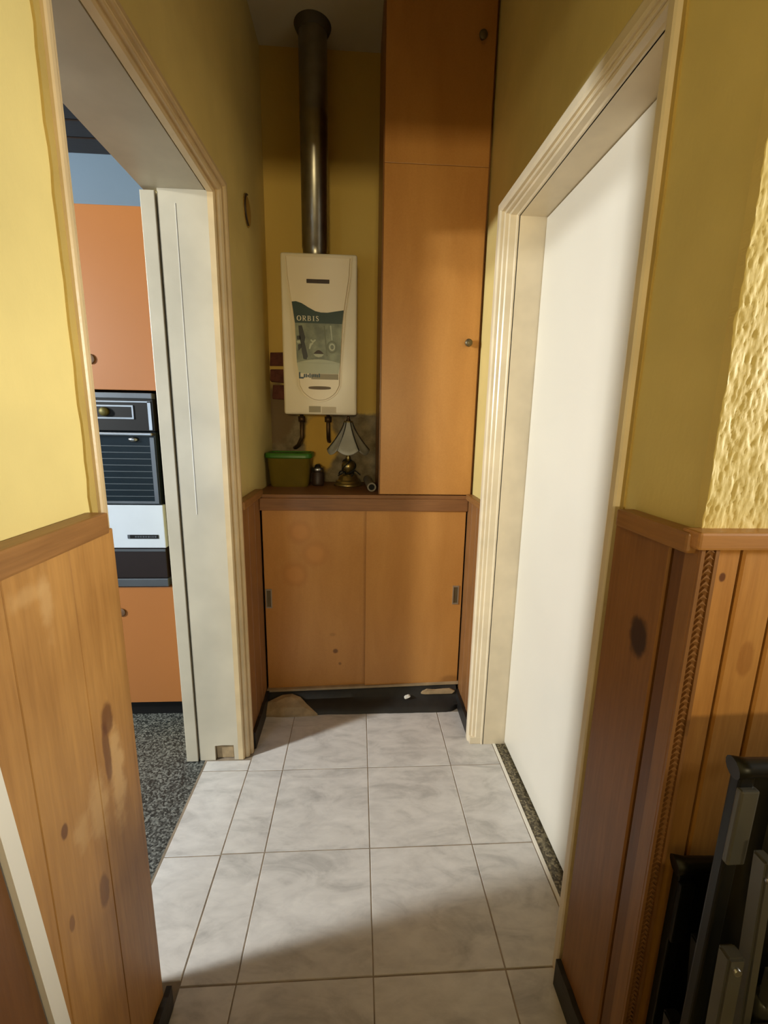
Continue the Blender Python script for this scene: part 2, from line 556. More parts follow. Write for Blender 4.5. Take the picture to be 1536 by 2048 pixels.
def rough_wall():
    bm = B()
    x0, x1, z0, z1, nx, nzz = 0.460, 0.80, 1.13, ZC, 150, 420
    g = []
    for j in range(nzz + 1):
        row = []
        for i in range(nx + 1):
            x = x0 + (x1 - x0) * i / nx
            z = z0 + (z1 - z0) * j / nzz
            p = Vector((x * 210, z * 85, 3.1))
            d = noise.fractal(p, 0.9, 2.0, 4) * 0.0015 + noise.noise(Vector((x * 45, z * 20, 8))) * 0.0013
            ed = 0.0
            if i == 0:
                ed = noise.noise(Vector((z * 14, 2, 0))) * 0.004 + noise.noise(Vector((z * 50, 5, 0))) * 0.002
            row.append(bm.verts.new((x + ed, -0.893 - d, z)))
        g.append(row)
    for j in range(nzz):
        for i in range(nx):
            f = bm.faces.new((g[j][i], g[j][i + 1], g[j + 1][i + 1], g[j + 1][i]))
            f.smooth = True
    # returns to the wall on the corner side
    for j in range(nzz):
        a, b = g[j][0], g[j + 1][0]
        c = bm.verts.new((XR - 0.001, -0.872, b.co.z))
        d = bm.verts.new((XR - 0.001, -0.872, a.co.z))
        bm.faces.new((a, b, c, d))
    return bm
wf = struct(obj('wall_front', boxes((XR, 2.8, -0.885, -0.875, 0, ZC), (0.75, 2.8, -0.875, -0.72, 0, ZC)), M_WALL), 'yellow wall of the living room facing the camera')
struct(obj('plaster_coat', rough_wall(), M_WALLROUGH, wf, label='rough trowelled yellow plaster'))

struct(obj('wall_room_right', boxes((2.8, 2.9, -4.2, -2.25, 0, ZC), (2.8, 2.9, -1.25, -0.72, 0, ZC), (2.8, 2.9, -2.25, -1.25, 0, 1.37), (2.8, 2.9, -2.25, -1.25, 1.86, ZC)), M_WALL))
struct(obj('wall_room_back', boxes((XK, -0.47, -4.3, -4.2, 0, ZC), (0.60, 2.9, -4.3, -4.2, 0, ZC), (-0.47, 0.60, -4.3, -4.2, 0, 1.24), (-0.47, 0.60, -4.3, -4.2, 1.95, ZC)), M_WALL))
struct(obj('ceiling', boxes((XK, 2.9, -4.3, YB + .1, ZC, ZC + .1)), M_CEIL), 'off-white ceiling of corridor and alcove')

struct(obj('wall_light_block', boxes((XL, XR, -0.885, -0.74, 2.24, ZC)), M_WALL), 'yellow bulkhead added over the corridor mouth to shade the alcove')  # unseen beam, added to keep light off the upper alcove

# kitchen shell
KX, KY0, KY1, KZ = -3.1, -2.2, 0.92, 2.53
struct(obj('wall_kitchen_back', boxes((KX - .1, XK, KY1, KY1 + .1, 0, KZ)), M_KWALL), 'pale blue kitchen wall above the orange tower')
struct(obj('wall_kitchen_front', boxes((KX - .1, -1.85, KY0 - .1, KY0, 0, KZ), (-0.95, XK, KY0 - .1, KY0, 0, KZ), (-1.85, -0.95, KY0 - .1, KY0, 0, 0.6), (-1.85, -0.95, KY0 - .1, KY0, 1.5, KZ)), M_KWALL))
struct(obj('wall_kitchen_left', boxes((KX - .1, KX, KY0, -1.40, 0, KZ), (KX - .1, KX, -1.04, KY1, 0, KZ), (KX - .1, KX, -1.40, -1.04, 0, 1.62), (KX - .1, KX, -1.40, -1.04, 2.47, KZ)), M_KWALL))
kc = struct(obj('ceiling_kitchen', boxes((KX - .1, XK, KY0, KY1, KZ + 0.012, KZ + .1)), M_KCEIL), 'dark brown board ceiling in the kitchen')
for i in range(26):
    y0 = KY0 + 0.12 * i
    obj('plank', bbox(KX, XK - 0.002, y0 + 0.003, min(y0 + 0.117, KY1), KZ, KZ + 0.014, 0.004, 1), M_KCEIL, kc)
struct(obj('floor_kitchen', boxes((KX, -0.640, KY0, KY1, -0.06, -0.002)), M_TERR), 'dark speckled terrazzo kitchen floor')

def window_frame(n, boxes_f, pane, label):
    o = struct(obj('window_%d' % n, boxes(*boxes_f), M_WHITE), label)
    return o
window_frame(1, [(KX - .06, KX - .02, -1.40, -1.37, 1.62, 2.47), (KX - .06, KX - .02, -1.07, -1.04, 1.62, 2.47), (KX - .06, KX - .02, -1.37, -1.07, 1.62, 1.65), (KX - .06, KX - .02, -1.37, -1.07, 2.44, 2.47)], None, 'small white kitchen window frame')
window_frame(2, [(2.83, 2.87, -2.25, -2.2, 1.37, 1.86), (2.83, 2.87, -1.3, -1.25, 1.37, 1.86), (2.83, 2.87, -2.2, -1.3, 1.37, 1.41), (2.83, 2.87, -2.2, -1.3, 1.82, 1.86)], None, 'white living room window frame')
window_frame(3, [(-0.47, -0.43, -4.27, -4.23, 1.24, 1.95), (0.56, 0.60, -4.27, -4.23, 1.24, 1.95), (-0.43, 0.56, -4.27, -4.23, 1.24, 1.28), (-0.43, 0.56, -4.27, -4.23, 1.9, 1.95)], None, 'white frame added around the rear fill light opening')  # frame added for the rear fill light

window_frame(4, [(-1.85, -1.81, KY0 - .06, KY0 - .02, 0.6, 1.5), (-0.99, -0.95, KY0 - .06, KY0 - .02, 0.6, 1.5), (-1.81, -0.99, KY0 - .06, KY0 - .02, 0.6, 0.64), (-1.81, -0.99, KY0 - .06, KY0 - .02, 1.46, 1.5)], None, 'white frame added around the kitchen fill light opening')  # frame added for the kitchen fill light

# ------------------------------------------------------------------ setting: floor and tiles
fl = struct(obj('floor', boxes((-0.645, 0.75, -4.2, YB, -0.06, -0.0016), (0.75, 2.8, -4.2, -0.72, -0.06, -0.0016)), M_GROUT), 'grouted floor of grey marbled ceramic tiles')
def tile_mesh(w_, d_):
    bm = bbox(-w_ / 2, w_ / 2, -d_ / 2, d_ / 2, -0.010, 0.0, 0)
    bmesh.ops.bevel(bm, geom=[e for e in bm.edges if e.verts[0].co.z > -0.001 and e.verts[1].co.z > -0.001], offset=0.0015, segments=1, affect='EDGES')
    me = bpy.data.meshes.new('tile')
    bm.to_mesh(me)
    bm.free()
    me.materials.append(M_TILE)
    return me
TM = {}
def tile(x0, x1, y0, y1):
    g = 0.0014
    key = (round(x1 - x0, 3), round(y1 - y0, 3))
    if key not in TM:
        TM[key] = tile_mesh(x1 - x0 - 2 * g, y1 - y0 - 2 * g)
    o = bpy.data.objects.new('tile', TM[key])
    COL.objects.link(o)
    o.parent = fl
    o.location = ((x0 + x1) / 2, (y0 + y1) / 2, random.uniform(-0.0004, 0.0004))
ROWS = [(0.0, 0.330), (-0.334, 0.0), (-0.666, -0.334), (-0.998, -0.666), (-1.330, -0.998), (-1.662, -1.330)]
for y0, y1 in ROWS:
    for x0, x1 in ((-0.464, -0.33), (-0.33, 0.0), (0.0, 0.33)):
        tile(x0, x1, y0, y1)
    if y1 > -0.7:
        tile(0.33, 0.53, y0, y1)
for y0, y1 in ROWS[4:] + [(-0.998, -0.90)]:
    for i in range(1, 5):
        tile(0.33 * i, 0.33 * (i + 1), y0, y1)
for y0, y1 in ((0.004, 0.058), (-0.338, 0.004), (-0.655, -0.338)):
    tile(-0.638, -0.464, y0, y1)
struct(obj('floor_room', boxes((XL, 2.8, -4.2, -1.665, -0.003, -0.0008)), M_TILE))
# dark threshold strip and pale edging under the right door
struct(obj('trim_1', boxes((0.543, 0.72, RY0 - .02, RY1, -0.01, -0.001)), M_TERR2), 'brown terrazzo threshold strip under the white door')
struct(obj('trim_2', bbox(0.531, 0.542, RY0 - .02, RY1, -0.01, 0.0025, 0.001), M_WHITE), 'thin white edging strip beside the threshold')

# ------------------------------------------------------------------ door frames
def sweep_casing(prof, xwall, sgn, yf, yn, H, near=0.4):
    """profile (u outward from the opening, v out of the wall) swept up, across and down around an opening"""
    bm = B()
    path = [lambda u: (yf + u, 0.0), lambda u: (yf + u, H + u), lambda u: (yn - u, H + u), lambda u: (yn - u, 0.0)]
    rows = []
    for k, p in enumerate(path):   # the near leg is a flatter moulding
        m = near if k > 1 else 1.0
        rows.append([bm.verts.new((xwall + sgn * (v * m if v > 0 else v), p(u * (0.75 if k > 1 else 1))[0], p(u)[1])) for u, v in prof])
    for a, b in zip(rows[:-1], rows[1:]):
        for i in range(len(prof) - 1):
            bm.faces.new((a[i], a[i + 1], b[i + 1], b[i]))
    bm.faces.new(rows[0])
    bm.faces.new(rows[-1])
    return bm

# left doorway (no leaf in view): the frame round the opening
d1 = struct(obj('door_1', boxes((XK - 0.01, -0.520, LY0 - 0.02, LY1 + 0.02, LH, LH + 0.02)), m_plain('shaded_lintel_paint', srgb(190, 178, 154), 0.45, var=0.06)), 'white painted frame of the kitchen doorway')  # lintel colour darkened to paint in the shade of the soffit
bm = B()   # far jamb: two boards, the right one notched at the floor
box(bm, -0.664, -0.606, LY1, LY1 + 0.022, 0, LH)
prism(bm, [(-0.606, 0.0), (-0.604, 0.0), (-0.604, 0.064), (-0.575, 0.067), (-0.531, 0.066), (-0.530, 0.0), (-0.514, 0.0), (-0.514, LH), (-0.606, LH)], 'y', LY1, LY1 + 0.022)
obj('jamb', bm, M_JAMB, d1)
obj('paint_ridge', prism(B(), [(-0.612, 1.0), (-0.6095, 1.0), (-0.6105, 1.98), (-0.612, 1.98)], 'y', LY1 - 0.0012, LY1 + 0.002), M_WHITE, d1)
bm = bbox(-0.604, -0.532, LY1 + 0.012, LY1 + 0.03, 0.0, 0.055, 0.004)
for v in bm.verts:
    v.co += Vector(noise.noise_vector(v.co * 60)) * 0.005
obj('broken_notch', bm, M_MORTAR, d1, label='rotted notch showing bare wood and mortar')
obj('jamb', boxes((-0.70, -0.514, LY0 - 0.022, LY0, 0, LH)), M_JAMB, d1)
obj('door_stop', bbox(-0.714, -0.670, LY1 - 0.005, LY1 + 0.03, 0, LH - 0.008, 0.002), M_JAMB, d1)
obj('casing', sweep_casing([(0, -0.022), (0, -0.004), (0.004, 0.001), (0.008, 0.001), (0.008, -0.002), (0.012, -0.002), (0.013, 0.012), (0.018, 0.017), (0.024, 0.018), (0.024, 0.013), (0.028, 0.013), (0.030, 0.024), (0.036, 0.028), (0.046, 0.028), (0.050, 0.022), (0.050, 0)], XL, 1, LY1, LY0, LH - 0.004), M_CASE, d1)
# mustard strip painting in the shadow gap along the near casing, rough outer edge
bm = B()
for i in range(60):
    z0, z1 = 1.17 + i * 0.03, 1.17 + (i + 1) * 0.03
    e0 = 0.016 + 0.005 * noise.noise(Vector((z0 * 18, 0, 0)))
    e1 = 0.016 + 0.005 * noise.noise(Vector((z1 * 18, 0, 0)))
    yy = LY0 - 0.037
    prism(bm, [(yy, z0), (yy, z1), (yy - e1, z1), (yy - e0, z0)], 'x', XL, XL + 0.004)
obj('edge_shade_strip', bm, M_OLIVE, d1)

# right doorway with a flush white leaf
d2 = struct(obj('door_2', bbox(0.58, 0.62, RY0 + 0.002, RY1 - 0.002, 0.012, RH - 0.003, 0.002), M_WHITE), 'flush white painted door set back in its frame')
obj('jamb', boxes((0.487, 0.70, RY1, RY1 + 0.022, 0, RH + 0.02)), M_CREAM, d2)
obj('jamb', boxes((0.487, 0.70, RY0 - 0.022, RY0, 0, RH + 0.02)), M_CREAM, d2)
obj('lintel', boxes((0.487, 0.70, RY0, RY1, RH, RH + 0.022)), M_CREAM, d2)
obj('casing', sweep_casing([(0, -0.024), (0, -0.016), (0.003, -0.012), (0.003, 0.008), (0.007, 0.012), (0.010, 0.009), (0.010, 0.022), (0.014, 0.026), (0.017, 0.022), (0.019, 0.022), (0.019, 0.034), (0.026, 0.039), (0.046, 0.039), (0.052, 0.032), (0.052, 0)], XR, -1, RY1, RY0, RH), M_CREAM, d2)
obj('plinth_block', bbox(0.432, 0.532, RY1 + 0.002, RY1 + 0.05, 0, 0.032, 0.003), M_CREAM, d2)
bm = B()  # painted-in shadow gap beside the white door's near casing
for i in range(60):
    z0, z1 = 1.17 + i * 0.03, 1.17 + (i + 1) * 0.03
    e0 = 0.011 + 0.004 * noise.noise(Vector((z0 * 22, 4, 0)))
    e1 = 0.011 + 0.004 * noise.noise(Vector((z1 * 22, 4, 0)))
    yy = RY0 - 0.038
    prism(bm, [(yy, z0), (yy, z1), (yy - e1, z1), (yy - e0, z0)], 'x', XR - 0.004, XR)
obj('edge_shade_strip', bm, M_OLIVE, d2)

# ------------------------------------------------------------------ wainscots
def plank_y(parent, x0, x1, ya, yb, z0, z1, mat, bev=0.003, gap=0.0012):
    obj('plank', bbox(x0, x1, ya + gap, yb - gap, z0, z1, bev, 1), mat, parent)

t = struct(obj('trim_3', bbox(XL, -0.458, -1.06, -0.752, 1.140, 1.176, 0.004), M_RAIL), 'knotty pine wainscot left of the kitchen doorway')
for ya, yb in ((-1.06, -0.964), (-0.964, -0.836), (-0.836, -0.715)):
    plank_y(t, XL, -0.474, ya, yb, 0.0, 1.140, M_PINE_LEFT, 0.0012, 0.0003)
bm = prism(B(), [(-0.975, 0.0), (-0.953, 0.0), (-1.062, 1.35), (-1.084, 1.35)], 'x', -0.474, -0.456)
t = struct(obj('trim_4', bm, M_WHITE), 'narrow white strip leaning at the far left')
bm = prism(B(), [(-1.50, 0.0), (-0.977, 0.0), (-1.086, 1.35), (-1.50, 1.35)], 'x', -0.474, -0.464)
t = struct(obj('trim_5', bm, M_PINE_DARK), 'brown wooden panel left of the white strip')

t = struct(obj('trim_6', bbox(0.432, XR, -0.905, -0.724, 1.150, 1.182, 0.005), M_RAIL), 'brown pine wainscot right of the white door')
plank_y(t, 0.448, XR, -0.853, -0.700, 0, 1.152, M_PINE_RIGHT)
plank_y(t, 0.451, XR, -0.893, -0.853, 0, 1.152, M_PINE_DARK)

t = struct(obj('trim_7', bbox(0.436, 2.79, -0.922, -0.885, 1.160, 1.186, 0.004), M_RAILX), 'light pine wainscot behind the folded chairs')
xs = [0.474, 0.519, 0.582, 0.648, 0.714, 0.780, 0.846, 0.912, 0.978, 1.044, 1.110, 1.176, 1.242, 1.308]
for a, b in zip(xs[:-1], xs[1:]):
    obj('plank', bbox(a + 0.0022, b - 0.0022, -0.906, -0.888, 0, 1.162, 0.003, 1), M_PINE_FRONT, t)
obj('backing', boxes((0.47, 1.31, -0.890, -0.886, 0, 1.16)), M_PINE_DARK, t)
# carved corner bead
bm = B()
box(bm, 0.446, 0.474, -0.912, -0.886, 0, 1.160)
for (bx0, bx1) in ((0.4465, 0.4520), (0.4680, 0.4735)):
    box(bm, bx0, bx1, -0.9165, -0.911, 0, 1.160)
n = 116
for i in range(n):
    z = 0.005 + i * 0.01
    a = [(0.4535, z), (0.4600, z + 0.003), (0.4665, z), (0.4600, z + 0.0078)]
    prism(bm, a, 'y', -0.9165, -0.911)
obj('carved_bead', bm, M_PINE_BROWN, t, label='carved corner moulding with a braided pattern')

t = struct(obj('trim_8', bbox(XL, -0.458, 0.112, YF + 0.012, 1.005, 1.036, 0.004), M_RAIL), 'brown wainscot on the alcove left side')
for a, b in ((0.112, 0.215), (0.215, 0.318), (0.318, YF)):
    plank_y(t, XL, -0.472, a, b, 0.0, 1.006, M_PINE_BROWN)
t = struct(obj('trim_9', bbox(0.436, XR, 0.166, YF, 0.996, 1.022, 0.004), M_RAIL), 'brown wainscot on the alcove right side')
for a, b in ((0.166, 0.262), (0.262, 0.342), (0.342, YF)):
    plank_y(t, 0.446, XR, a, b, 0.0, 0.998, M_PINE_BROWN)

def skirting(name, x0, x1, y0, y1, h, label):
    bm = B()
    n = 14
    for i in range(n):
        a, b = y0 + (y1 - y0) * i / n, y0 + (y1 - y0) * (i + 1) / n
        ha = h * (1 + 0.14 * noise.noise(Vector((a * 22, x0 * 5, 1))))
        hb = h * (1 + 0.14 * noise.noise(Vector((b * 22, x0 * 5, 1))))
        vs = [bm.verts.new(p) for p in ((x0, a, 0), (x1, a, 0), (x1, b, 0), (x0, b, 0), (x0, a, ha), (x1, a, ha), (x1, b, hb), (x0, b, hb))]
        for q in ((0, 1, 5, 4), (1, 2, 6, 5), (2, 3, 7, 6), (3, 0, 4, 7), (4, 5, 6, 7)):
            bm.faces.new([vs[k] for k in q])
    bmesh.ops.remove_doubles(bm, verts=bm.verts, dist=1e-5)
    return struct(obj(name, bm, M_BLACK), label)
skirting('baseboard_left', -0.472, -0.458, 0.118, 0.41, 0.075, 'black skirting on the alcove left side')
skirting('baseboard_right', 0.432, 0.446, 0.166, 0.41, 0.070, 'black skirting on the alcove right side')
skirting('baseboard_near_left', -0.474, -0.462, -0.98, -0.70, 0.06, 'dark skirting under the left pine wainscot')
skirting('baseboard_near_right', 0.436, 0.448, -0.90, -0.700, 0.075, 'dark skirting under the right pine wainscot')

# ------------------------------------------------------------------ low sliding-door cabinet
c = thing('low_cabinet', BASE_LOW, 'low varnished cabinet with two sliding plywood doors under the water heater', 'cabinet')
obj('body', boxes((-0.470, -0.455, YF + 0.03, YB - .005, 0.02, 0.985), (0.43, 0.444, YF + 0.03, YB - .005, 0.02, 0.985), (-0.455, 0.43, YB - 0.02, YB - .005, 0.02, 0.985), (-0.455, 0.43, YF + .03, YB - .02, 0.02, 0.09)), M_PLY_SIDE, c)
obj('shelf_board', bbox(-0.490, 0.444, YF - 0.004, YB - 0.003, 0.985, 1.015, 0.004), M_SHELF, c)
obj('fascia', bbox(-0.471, 0.445, YF - 0.016, YF + 0.012, 0.945, 1.000, 0.004), M_SHELF, c)
def pull(x0, x1, y, z0, z1, door):
    obj('pull', boxes((x0, x0 + .005, y - .004, y + .004, z0, z1), (x1 - .005, x1, y - .004, y + .004, z0, z1), (x0 + .005, x1 - .005, y - .004, y + .004, z0, z0 + .007), (x0 + .005, x1 - .005, y - .004, y + .004, z1 - .007, z1)), M_PULL, door)
    obj('pull_recess_shade', boxes((x0 + .005, x1 - .005, y - .0012, y + .003, z0 + .007, z1 - .007)), M_KNOBG, door)  # darker flat plate paints in the shaded finger recess
o = obj('door', bbox(-0.466, -0.006, YF + 0.004, YF + 0.016, 0.070, 0.950, 0.002), M_PLY_LOW, c)
pull(-0.462, -0.434, YF + 0.004, 0.486, 0.578, o)
o = obj('door', bbox(-0.008, 0.440, YF - 0.006, YF + 0.004, 0.085, 0.948, 0.002), M_PLY_LOW, c)
pull(0.396, 0.425, YF - 0.006, 0.503, 0.594, o)
bm = B()   # bottom rail, a little out of level
prism(bm, [(-0.470, 0.066), (0.445, 0.092), (0.445, 0.104), (-0.470, 0.077)], 'y', YF - 0.014, YF + 0.02)
obj('rail', bm, m_plain('worn_pale_rail', srgb(170, 146, 112), 0.5, var=0.15, scale=14), c)
# black painted kicker that slopes out to the tiles
bm = B()
secs = []
NX = 44
for i in range(NX + 1):
    x = -0.458 + 0.892 * i / NX
    s = (x + 0.458) / 0.892
    top = 0.066 + 0.026 * s
    w_ = 0.003 * noise.noise(Vector((x * 9, 3, 0)))
    foot = 0.324 + w_ + 0.03 * max(0, (s - 0.93) / 0.07) ** 2
    prof = [(YF - 0.004, top), (YF - 0.018, top - 0.012), (YF - 0.030, top - 0.035), (0.372, 0.034), (0.345, 0.024), (foot + .004, 0.012), (foot, 0.0)]
    secs.append([bm.verts.new((x, y + 0.002 * noise.noise(Vector((x * 30, y * 40, 1))), z)) for y, z in prof] + [bm.verts.new((x, YF - 0.004, 0))])
for a, b in zip(secs[:-1], secs[1:]):
    for k in range(7):
        f = bm.faces.new((a[k], a[k + 1], b[k + 1], b[k]))
bm.faces.new(secs[0])
bm.faces.new(secs[-1])
kick = obj('kicker', bm, M_BLACK, c, smooth=True, label='black painted kicker strip')

def lump(name, pts, y0, y1, mat, parent, jit=0.003):
    bm = prism(B(), pts, 'y', y0, y1)
    bmesh.ops.subdivide_edges(bm, edges=bm.edges[:], cuts=1)
    for v in bm.verts:
        v.co += Vector(noise.noise_vector(v.co * 55)) * jit
    return obj(name, bm, mat, parent)
# broken mortar in the corner, lying on the kicker's slope
bm = B()
out = [(-0.462, 0.318), (-0.470, 0.36), (-0.430, 0.378), (-0.395, 0.392), (-0.350, 0.396), (-0.310, 0.382), (-0.275, 0.352), (-0.225, 0.318), (-0.30, 0.314), (-0.38, 0.312)]
cen = bm.verts.new((-0.36, 0.350, 0.046))
vs = []
for (x, y) in out:
    z = 0.004 if y < 0.325 else 0.010 + (y - 0.32) * 0.62
    vs.append(bm.verts.new((x, y, z + 0.006)))
mid = [bm.verts.new(v.co.lerp(cen.co, 0.5) + Vector((0, 0, 0.008))) for v in vs]
n = len(vs)
for i in range(n):
    j = (i + 1) % n
    bm.faces.new((vs[i], vs[j], mid[j], mid[i]))
    bm.faces.new((mid[i], mid[j], cen))
    a = bm.verts.new((vs[i].co.x, vs[i].co.y, 0))
    b2 = bm.verts.new((vs[j].co.x, vs[j].co.y, 0))
    bm.faces.new((vs[i], a, b2, vs[j]))
obj('mortar_lump', bm, M_MORTAR, kick, label='broken bare mortar')
lump('paint_chip', [(0.185, 0.046), (0.200, 0.052), (0.208, 0.058), (0.200, 0.061), (0.186, 0.056), (0.180, 0.050)], 0.362, 0.378, M_WHITE, kick, 0.001)
lump('paint_chip', [(0.262, 0.060), (0.30, 0.057), (0.36, 0.058), (0.41, 0.060), (0.424, 0.072), (0.40, 0.082), (0.33, 0.077), (0.29, 0.080), (0.27, 0.070)], 0.380, 0.392, M_MORTAR, kick, 0.002)

# ------------------------------------------------------------------ tall cupboard beside the heater
c = thing('tall_cupboard', (0.25, 0.62, 1.015), 'tall varnished plywood cupboard right of the water heater', 'cupboard')
obj('body', boxes((0.046, 0.060, YF + 0.014, YB - .004, 1.016, ZC - 0.003), (0.448, 0.464, YF + 0.014, YB - .004, 1.016, ZC - 0.003), (0.060, 0.448, YB - 0.02, YB - .004, 1.016, ZC - .003), (0.060, 0.448, YF + .014, YB - .02, ZC - 0.02, ZC - .003), (0.060, 0.448, YF + .014, YB - .02, 1.016, 1.03)), M_PLY_SIDE, c)
dl = obj('door', bbox(0.050, 0.455, YF - 0.002, YF + 0.013, 1.019, 2.302, 0.0025), M_PLY, c)
def knob(x, y, z, parent, mat, s=1.0, flat=1.0):
    bm = lathe(B(), 0, 0, [(0, 0), (0.008 * s, 0), (0.008 * s, 0.008 * s), (0.014 * s, 0.011 * s), (0.016 * s, 0.017 * s), (0.013 * s, 0.022 * s), (0, 0.024 * s)], 20)
    bmesh.ops.scale(bm, verts=bm.verts, vec=(1, 1, flat))
    bmesh.ops.rotate(bm, verts=bm.verts, cent=(0, 0, 0), matrix=Matrix.Rotation(math.radians(90), 3, 'X'))
    bmesh.ops.translate(bm, verts=bm.verts, vec=(x, y, z))
    return obj('knob', bm, mat, parent)
knob(0.408, YF - 0.002, 1.657, dl, M_KNOBG)
du = obj('door', bbox(0.050, 0.455, YF - 0.0005, YF + 0.013, 2.3035, ZC - 0.004, 0.0015), M_PLY, c)
knob(0.403, YF - 0.0005, 2.720, du, M_KNOBG)

# ------------------------------------------------------------------ gas water heater
HB = Vector((-0.223, 0.72, 1.36))
h = thing('water_heater', HB, 'white wall-hung gas water heater with a green and grey label', 'water heater')
obj('casing', bbox(-0.393, -0.053, 0.650, YB - 0.002, 1.360, 2.056, 0.012, 3), M_HEATER, h, smooth=True)
def panel_outline(grow=0.0, top=2.040):
    g = grow
    L = [(-0.372 - g, top + g), (-0.366 - g, 1.95), (-0.345 - g, 1.80), (-0.328 - g, 1.60), (-0.322 - g, 1.49)]
    bot = []
    for i in range(1, 12):
        a = i / 12
        x = -0.322 - g + (0.194 + 2 * g) * a
        z = 1.49 - (0.072 + g) * math.sin(math.pi * a) ** 0.6
        bot.append((x, z))
    Rr = [(-0.128 + g, 1.49), (-0.122 + g, 1.60), (-0.108 + g, 1.80), (-0.084 + g, 1.95), (-0.078 + g, top + g)]
    return L + bot + Rr
bm = prism(B(), panel_outline(), 'y', 0.630, 0.652)
bmesh.ops.bevel(bm, geom=[e for e in bm.edges if all(v.co.y < 0.631 for v in e.verts)], offset=0.008, segments=3, affect='EDGES')
fp = obj('front_panel', bm, M_HEATER2, h, smooth=True)
FY = 0.630
obj('badge_slot', bbox(-0.277, -0.176, FY - 0.002, FY + 0.004, 1.926, 1.943, 0.002), M_SLOT, fp, label='dark badge strip')
# printed label: wave header, picture field, pale band
top = [(-0.343, 1.848), (-0.325, 1.850), (-0.300, 1.843), (-0.270, 1.826), (-0.240, 1.811), (-0.215, 1.806), (-0.185, 1.806), (-0.150, 1.812), (-0.113, 1.818)]
bot = [(-0.120, 1.760), (-0.331, 1.760)]
obj('label_header', prism(B(), top + bot, 'y', FY - 0.0015, FY + 0.001), M_LABELGREEN, fp, label='dark green wave-shaped header reading ORBIS')
arc = [(-0.130 - 0.196 * i / 10, 1.590 + 0.016 * math.sin(math.pi * i / 10)) for i in range(11)]
obj('label_picture', prism(B(), [(-0.331, 1.760), (-0.120, 1.760)] + arc, 'y', FY - 0.0012, FY + 0.001), M_LABELPIC, fp, label='grey-green printed picture')
low = [(-0.318, 1.545), (-0.136, 1.545)]
obj('label_band', prism(B(), [(-0.130, 1.590)] + [(p[0], p[1] - 0.0005) for p in arc] + [(-0.326, 1.590), (-0.318, 1.543), (-0.137, 1.543)], 'y', FY - 0.0010, FY + 0.001), M_LABELPALE, fp)
obj('label_footer', boxes((-0.262, -0.138, FY - 0.0010, FY + 0.001, 1.518, 1.542)), M_LABELGREY, fp)
# letters O R B I S with serifs
def letters():
    bm = B()
    Hh, y0, y1 = 0.021, FY - 0.0022, FY - 0.0012
    zb = 1.7695
    def S(x, pts, ws):
        ribbon(bm, [(x + p[0] * Hh, zb + p[1] * Hh) for p in pts], [k * Hh for k in ws], y0, y1)
    def arcp(cx, cz, rx, rz, a0, a1, n):
        return [(cx + rx * math.cos(math.radians(a0 + (a1 - a0) * i / n)), cz + rz * math.sin(math.radians(a0 + (a1 - a0) * i / n))) for i in range(n + 1)]
    def ser(x, cx, z):
        S(x, [(cx - 0.2, z), (cx + 0.2, z)], [0.07, 0.07])
    x = -0.322
    p = arcp(0.45, 0.5, 0.38, 0.47, 0, 360, 20)
    S(x, p, [0.09 + 0.12 * abs(math.cos(2 * math.pi * i / 20)) for i in range(21)])
    x = -0.298
    S(x, [(0.2, 0), (0.2, 1)], [0.2, 0.2]); ser(x, 0.2, 0.03); ser(x, 0.15, 0.97)
    S(x, [(0.2, 0.96)] + arcp(0.42, 0.73, 0.26, 0.23, 90, -90, 8) + [(0.2, 0.5)], [0.08] * 3 + [0.15] * 5 + [0.08] * 3)
    S(x, [(0.4, 0.5), (0.72, 0.03), (0.86, 0.03)], [0.16, 0.16, 0.07])
    x = -0.276
    S(x, [(0.2, 0), (0.2, 1)], [0.2, 0.2])
    S(x, [(0.05, 0.96), (0.2, 0.96)] + arcp(0.42, 0.75, 0.22, 0.21, 90, -90, 8) + [(0.2, 0.54)], [0.08] * 4 + [0.15] * 4 + [0.08] * 4)
    S(x, [(0.2, 0.52)] + arcp(0.44, 0.28, 0.27, 0.25, 90, -90, 8) + [(0.05, 0.03)], [0.08] * 3 + [0.15] * 5 + [0.08] * 3)
    x = -0.252
    S(x, [(0.2, 0), (0.2, 1)], [0.2, 0.2]); ser(x, 0.2, 0.03); ser(x, 0.2, 0.97)
    x = -0.240
    S(x, [(0.66, 0.78), (0.56, 0.93), (0.38, 0.97), (0.22, 0.88), (0.2, 0.72), (0.34, 0.58), (0.54, 0.44), (0.66, 0.3), (0.62, 0.12), (0.44, 0.03), (0.24, 0.07), (0.14, 0.24)], [0.07, 0.08, 0.1, 0.13, 0.15, 0.17, 0.17, 0.15, 0.13, 0.1, 0.08, 0.07])
    return bm
obj('lettering', letters(), M_LETTER, fp, label='cream serif letters ORBIS')
# shapes printed in the picture: dark column, round dial, window, bent tubes
bm = B()
y0, y1 = FY - 0.0020, FY - 0.0011
prism(bm, [(-0.316, 1.748), (-0.300, 1.750), (-0.292, 1.72), (-0.286, 1.70), (-0.290, 1.68), (-0.284, 1.655), (-0.276, 1.618), (-0.282, 1.604), (-0.296, 1.606), (-0.303, 1.64), (-0.306, 1.672), (-0.312, 1.70)], 'y', y0, y1)
prism(bm, [(-0.324, 1.704), (-0.309, 1.706), (-0.308, 1.689), (-0.323, 1.688)], 'y', y0, y1)
prism(bm, [(-0.320, 1.668), (-0.304, 1.672), (-0.304, 1.655), (-0.318, 1.640)], 'y', y0, y1)
obj('printed_column', bm, M_DARKPRINT, fp)
bm = B()
cx, cz = -0.166, 1.660
pts = [(cx + 0.021 * math.cos(2 * math.pi * i / 20), cz + 0.024 * math.sin(2 * math.pi * i / 20)) for i in range(21)]
ribbon(bm, pts, [0.006] * 21, y0, y1)
